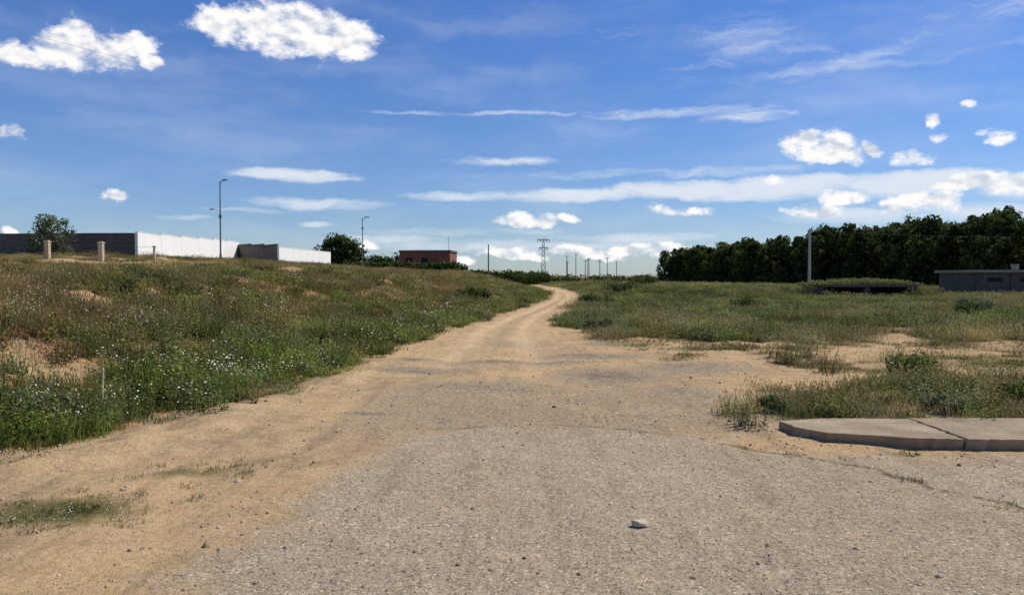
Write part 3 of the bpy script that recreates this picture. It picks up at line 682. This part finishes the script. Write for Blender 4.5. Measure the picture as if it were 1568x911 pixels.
def ellgroup(name,items):
    ng=bpy.data.node_groups.new(name,'ShaderNodeTree');ng.interface.new_socket(name='P',in_out='INPUT',socket_type='NodeSocketVector');ng.interface.new_socket(name='V',in_out='OUTPUT',socket_type='NodeSocketFloat')
    h=N(ng);gi=h.n('NodeGroupInput').outputs[0];go=h.n('NodeGroupOutput');cur=None
    for it in items:
        e_,u_,rx,ry=it[:4];wt=it[4] if len(it)>4 else 1
        a=math.atan(e_/1200);b=math.atan(u_/1200*math.cos(a));ra=rx/1200*math.cos(a)**2;rb=ry/1200*math.cos(a)
        v=h.vm('MULTIPLY',h.vm('SUBTRACT',gi,(a,b,0)),(1/ra,1/rb,0));d=h.vm('DOT_PRODUCT',v,v,1)
        m=h.math('MULTIPLY_ADD',d,-wt,wt);cur=m if cur is None else h.math('MAXIMUM',cur,m)
    h.L(cur,go.inputs[0]);return ng
# cloud chart: (east, up, half-width, half-height) as 1/1200 tangents around due +Y at the horizon
cum=[(-435,384,54,30),(-397,388,54,38),(-352,376,62,41),(-298,370,66,38),(-252,362,52,30),(-232,348,35,18),
 (-744,338,72,19),(-784,342,60,17),(-660,354,56,37),(-620,345,48,33),(-572,358,44,20),(-545,332,24,15),(-700,350,40,18),
 (-768,216,30,11,.7),(-607,123,19,9,.9),
 (438,206,38,18),(485,198,52,24),(515,188,34,18),(553,193,16,11),(600,188,24,16,.7),(612,180,26,9,.7),
 (694,265,15,5,.45),(645,236,12,10,.5),(650,215,22,7,.5),(736,224,24,7,.45),(745,215,20,8,.45),
 (12,90,42,13),(30,84,36,10),(84,91,24,8,.8),(-215,50,22,9),(-72,28,20,9),(-12,39,42,8),(20,34,38,7),(96,42,50,8),(176,43,44,9),(231,44,34,10),(250,38,44,7),(130,33,44,6),
 (630,116,75,15),(506,121,40,13),(461,102,46,12),(256,104,58,10,.6),(405,152,22,8,.6),(690,143,70,14,.8),(760,145,56,17,.8),(-770,75,14,9)]
stra=[(-290,113,140,12,.9),(-60,125,110,10,1.0),(80,126,150,13,1.2),(260,135,150,17,1.4),(430,140,140,21,1.5),(620,146,170,24,1.55),(800,142,120,24,1.55),(380,128,170,12,1.0),
 (-340,158,110,12,1.1),(-290,152,80,7,.8),(-30,180,100,9,.7),(-306,82,38,6,.8),(-500,92,60,6,.6),(-400,102,80,5,.6),
 (10,250,330,4,.5),(250,252,200,10,.65),(360,243,100,11,.6),(-220,60,160,10,.5),(-60,70,200,8,.45),(520,95,200,14,.8),(700,100,140,18,.9),(250,160,300,10,.5),
 (300,370,180,24,.25),(480,340,260,50,.28),(700,380,200,60,.22),(560,70,160,12,.8),(0,48,260,12,.8),(200,60,200,10,.7),(450,45,300,12,.6)]
gc=ellgroup('cumulus',cum);gs=ellgroup('stratus',stra)
wn=g.noise(P,20,6,.62,1);wv=g.vm('MULTIPLY',g.vm('SUBTRACT',wn,(.5,.5,.5)),(.05,.03,0))
Pw=g.vm('ADD',P,wv)
def grp(ng,v):
    nd=g.n('ShaderNodeGroup');nd.node_tree=ng;g.L(v,nd.inputs[0]);return nd.outputs[0]
c0=grp(gc,Pw)
Pq=g.vm('MULTIPLY',P,(1,1.5,1))
f0=g.noise(Pq,26,8,.64);f1=g.noise(g.vm('ADD',Pq,(.004,.010,0)),26,3,.5);f2=g.noise(Pq,26,3,.5)
d=g.math('ADD',c0,g.math('MULTIPLY_ADD',f0,3.6,-1.8))
al=g.mr(d,-.2,.8,0,1,True)
lit=g.math('ADD',g.math('MULTIPLY',g.math('SUBTRACT',f2,f1),4.5),g.math('MULTIPLY_ADD',f0,.9,-.45))
lc=g.mr(g.math('ADD',lit,g.mr(d,.2,1.4,.38,-.02)),-.4,.35,0,1)
ccol=g.mix(lc,(.62,.67,.77),(1.0,.99,.97))
s0=g.noise(g.vm('MULTIPLY',Pw,(3.2,20,1)),2.6,6,.6);s1=grp(gs,g.vm('ADD',P,g.vm('MULTIPLY',g.vm('SUBTRACT',wn,(.5,.5,.5)),(.06,.014,0))))
sa=g.mr(g.math('ADD',s1,g.math('MULTIPLY_ADD',s0,2.4,-1.3)),-.15,1.15,0,.92,True)
sa=g.math('MULTIPLY',sa,g.mr(s1,-.6,.3,0,1))
cir=g.noise(g.vm('MULTIPLY',Pw,(2.0,9,1)),1.7,5,.55);ca=g.math('MULTIPLY',g.mr(cir,.42,.75,0,.22,True),g.mr(el,0,.06,.3,1))
tint=g.mix(g.mr(el,0,.32),(.74,.90,1.22),(.54,.84,1.4))
skt=g.mix(1.0,sky.outputs[0],tint,'MULTIPLY')
b0=g.n('ShaderNodeBackground');g.L(skt,b0.inputs[0]);b0.inputs[1].default_value=.086
b1=g.n('ShaderNodeBackground');b1.inputs[0].default_value=(.80,.86,.95,1);b1.inputs[1].default_value=.95
b2=g.n('ShaderNodeBackground');g.L(ccol,b2.inputs[0]);b2.inputs[1].default_value=1.0
m1=g.n('ShaderNodeMixShader');g.L(g.math('MAXIMUM',sa,ca),m1.inputs[0]);g.L(b0.outputs[0],m1.inputs[1]);g.L(b1.outputs[0],m1.inputs[2])
m2=g.n('ShaderNodeMixShader');g.L(al,m2.inputs[0]);g.L(m1.outputs[0],m2.inputs[1]);g.L(b2.outputs[0],m2.inputs[2])
o=g.n('ShaderNodeOutputWorld');g.L(m2.outputs[0],o.inputs[0])
w.cycles.sampling_method='NONE'
# ------------------------------------------------------------------ camera
cam=bpy.data.cameras.new('camera');cam.sensor_width=36;cam.lens=36*1200/1568;cam.clip_start=.1;cam.clip_end=9000
co=bpy.data.objects.new('camera',cam);co.location=(0,0,1.6);co.rotation_euler=(math.radians(90-1.43),0,0);scene.collection.objects.link(co);scene.camera=co
vs=scene.view_settings;vs.view_transform='Standard';vs.look='None';vs.exposure=0;vs.gamma=1
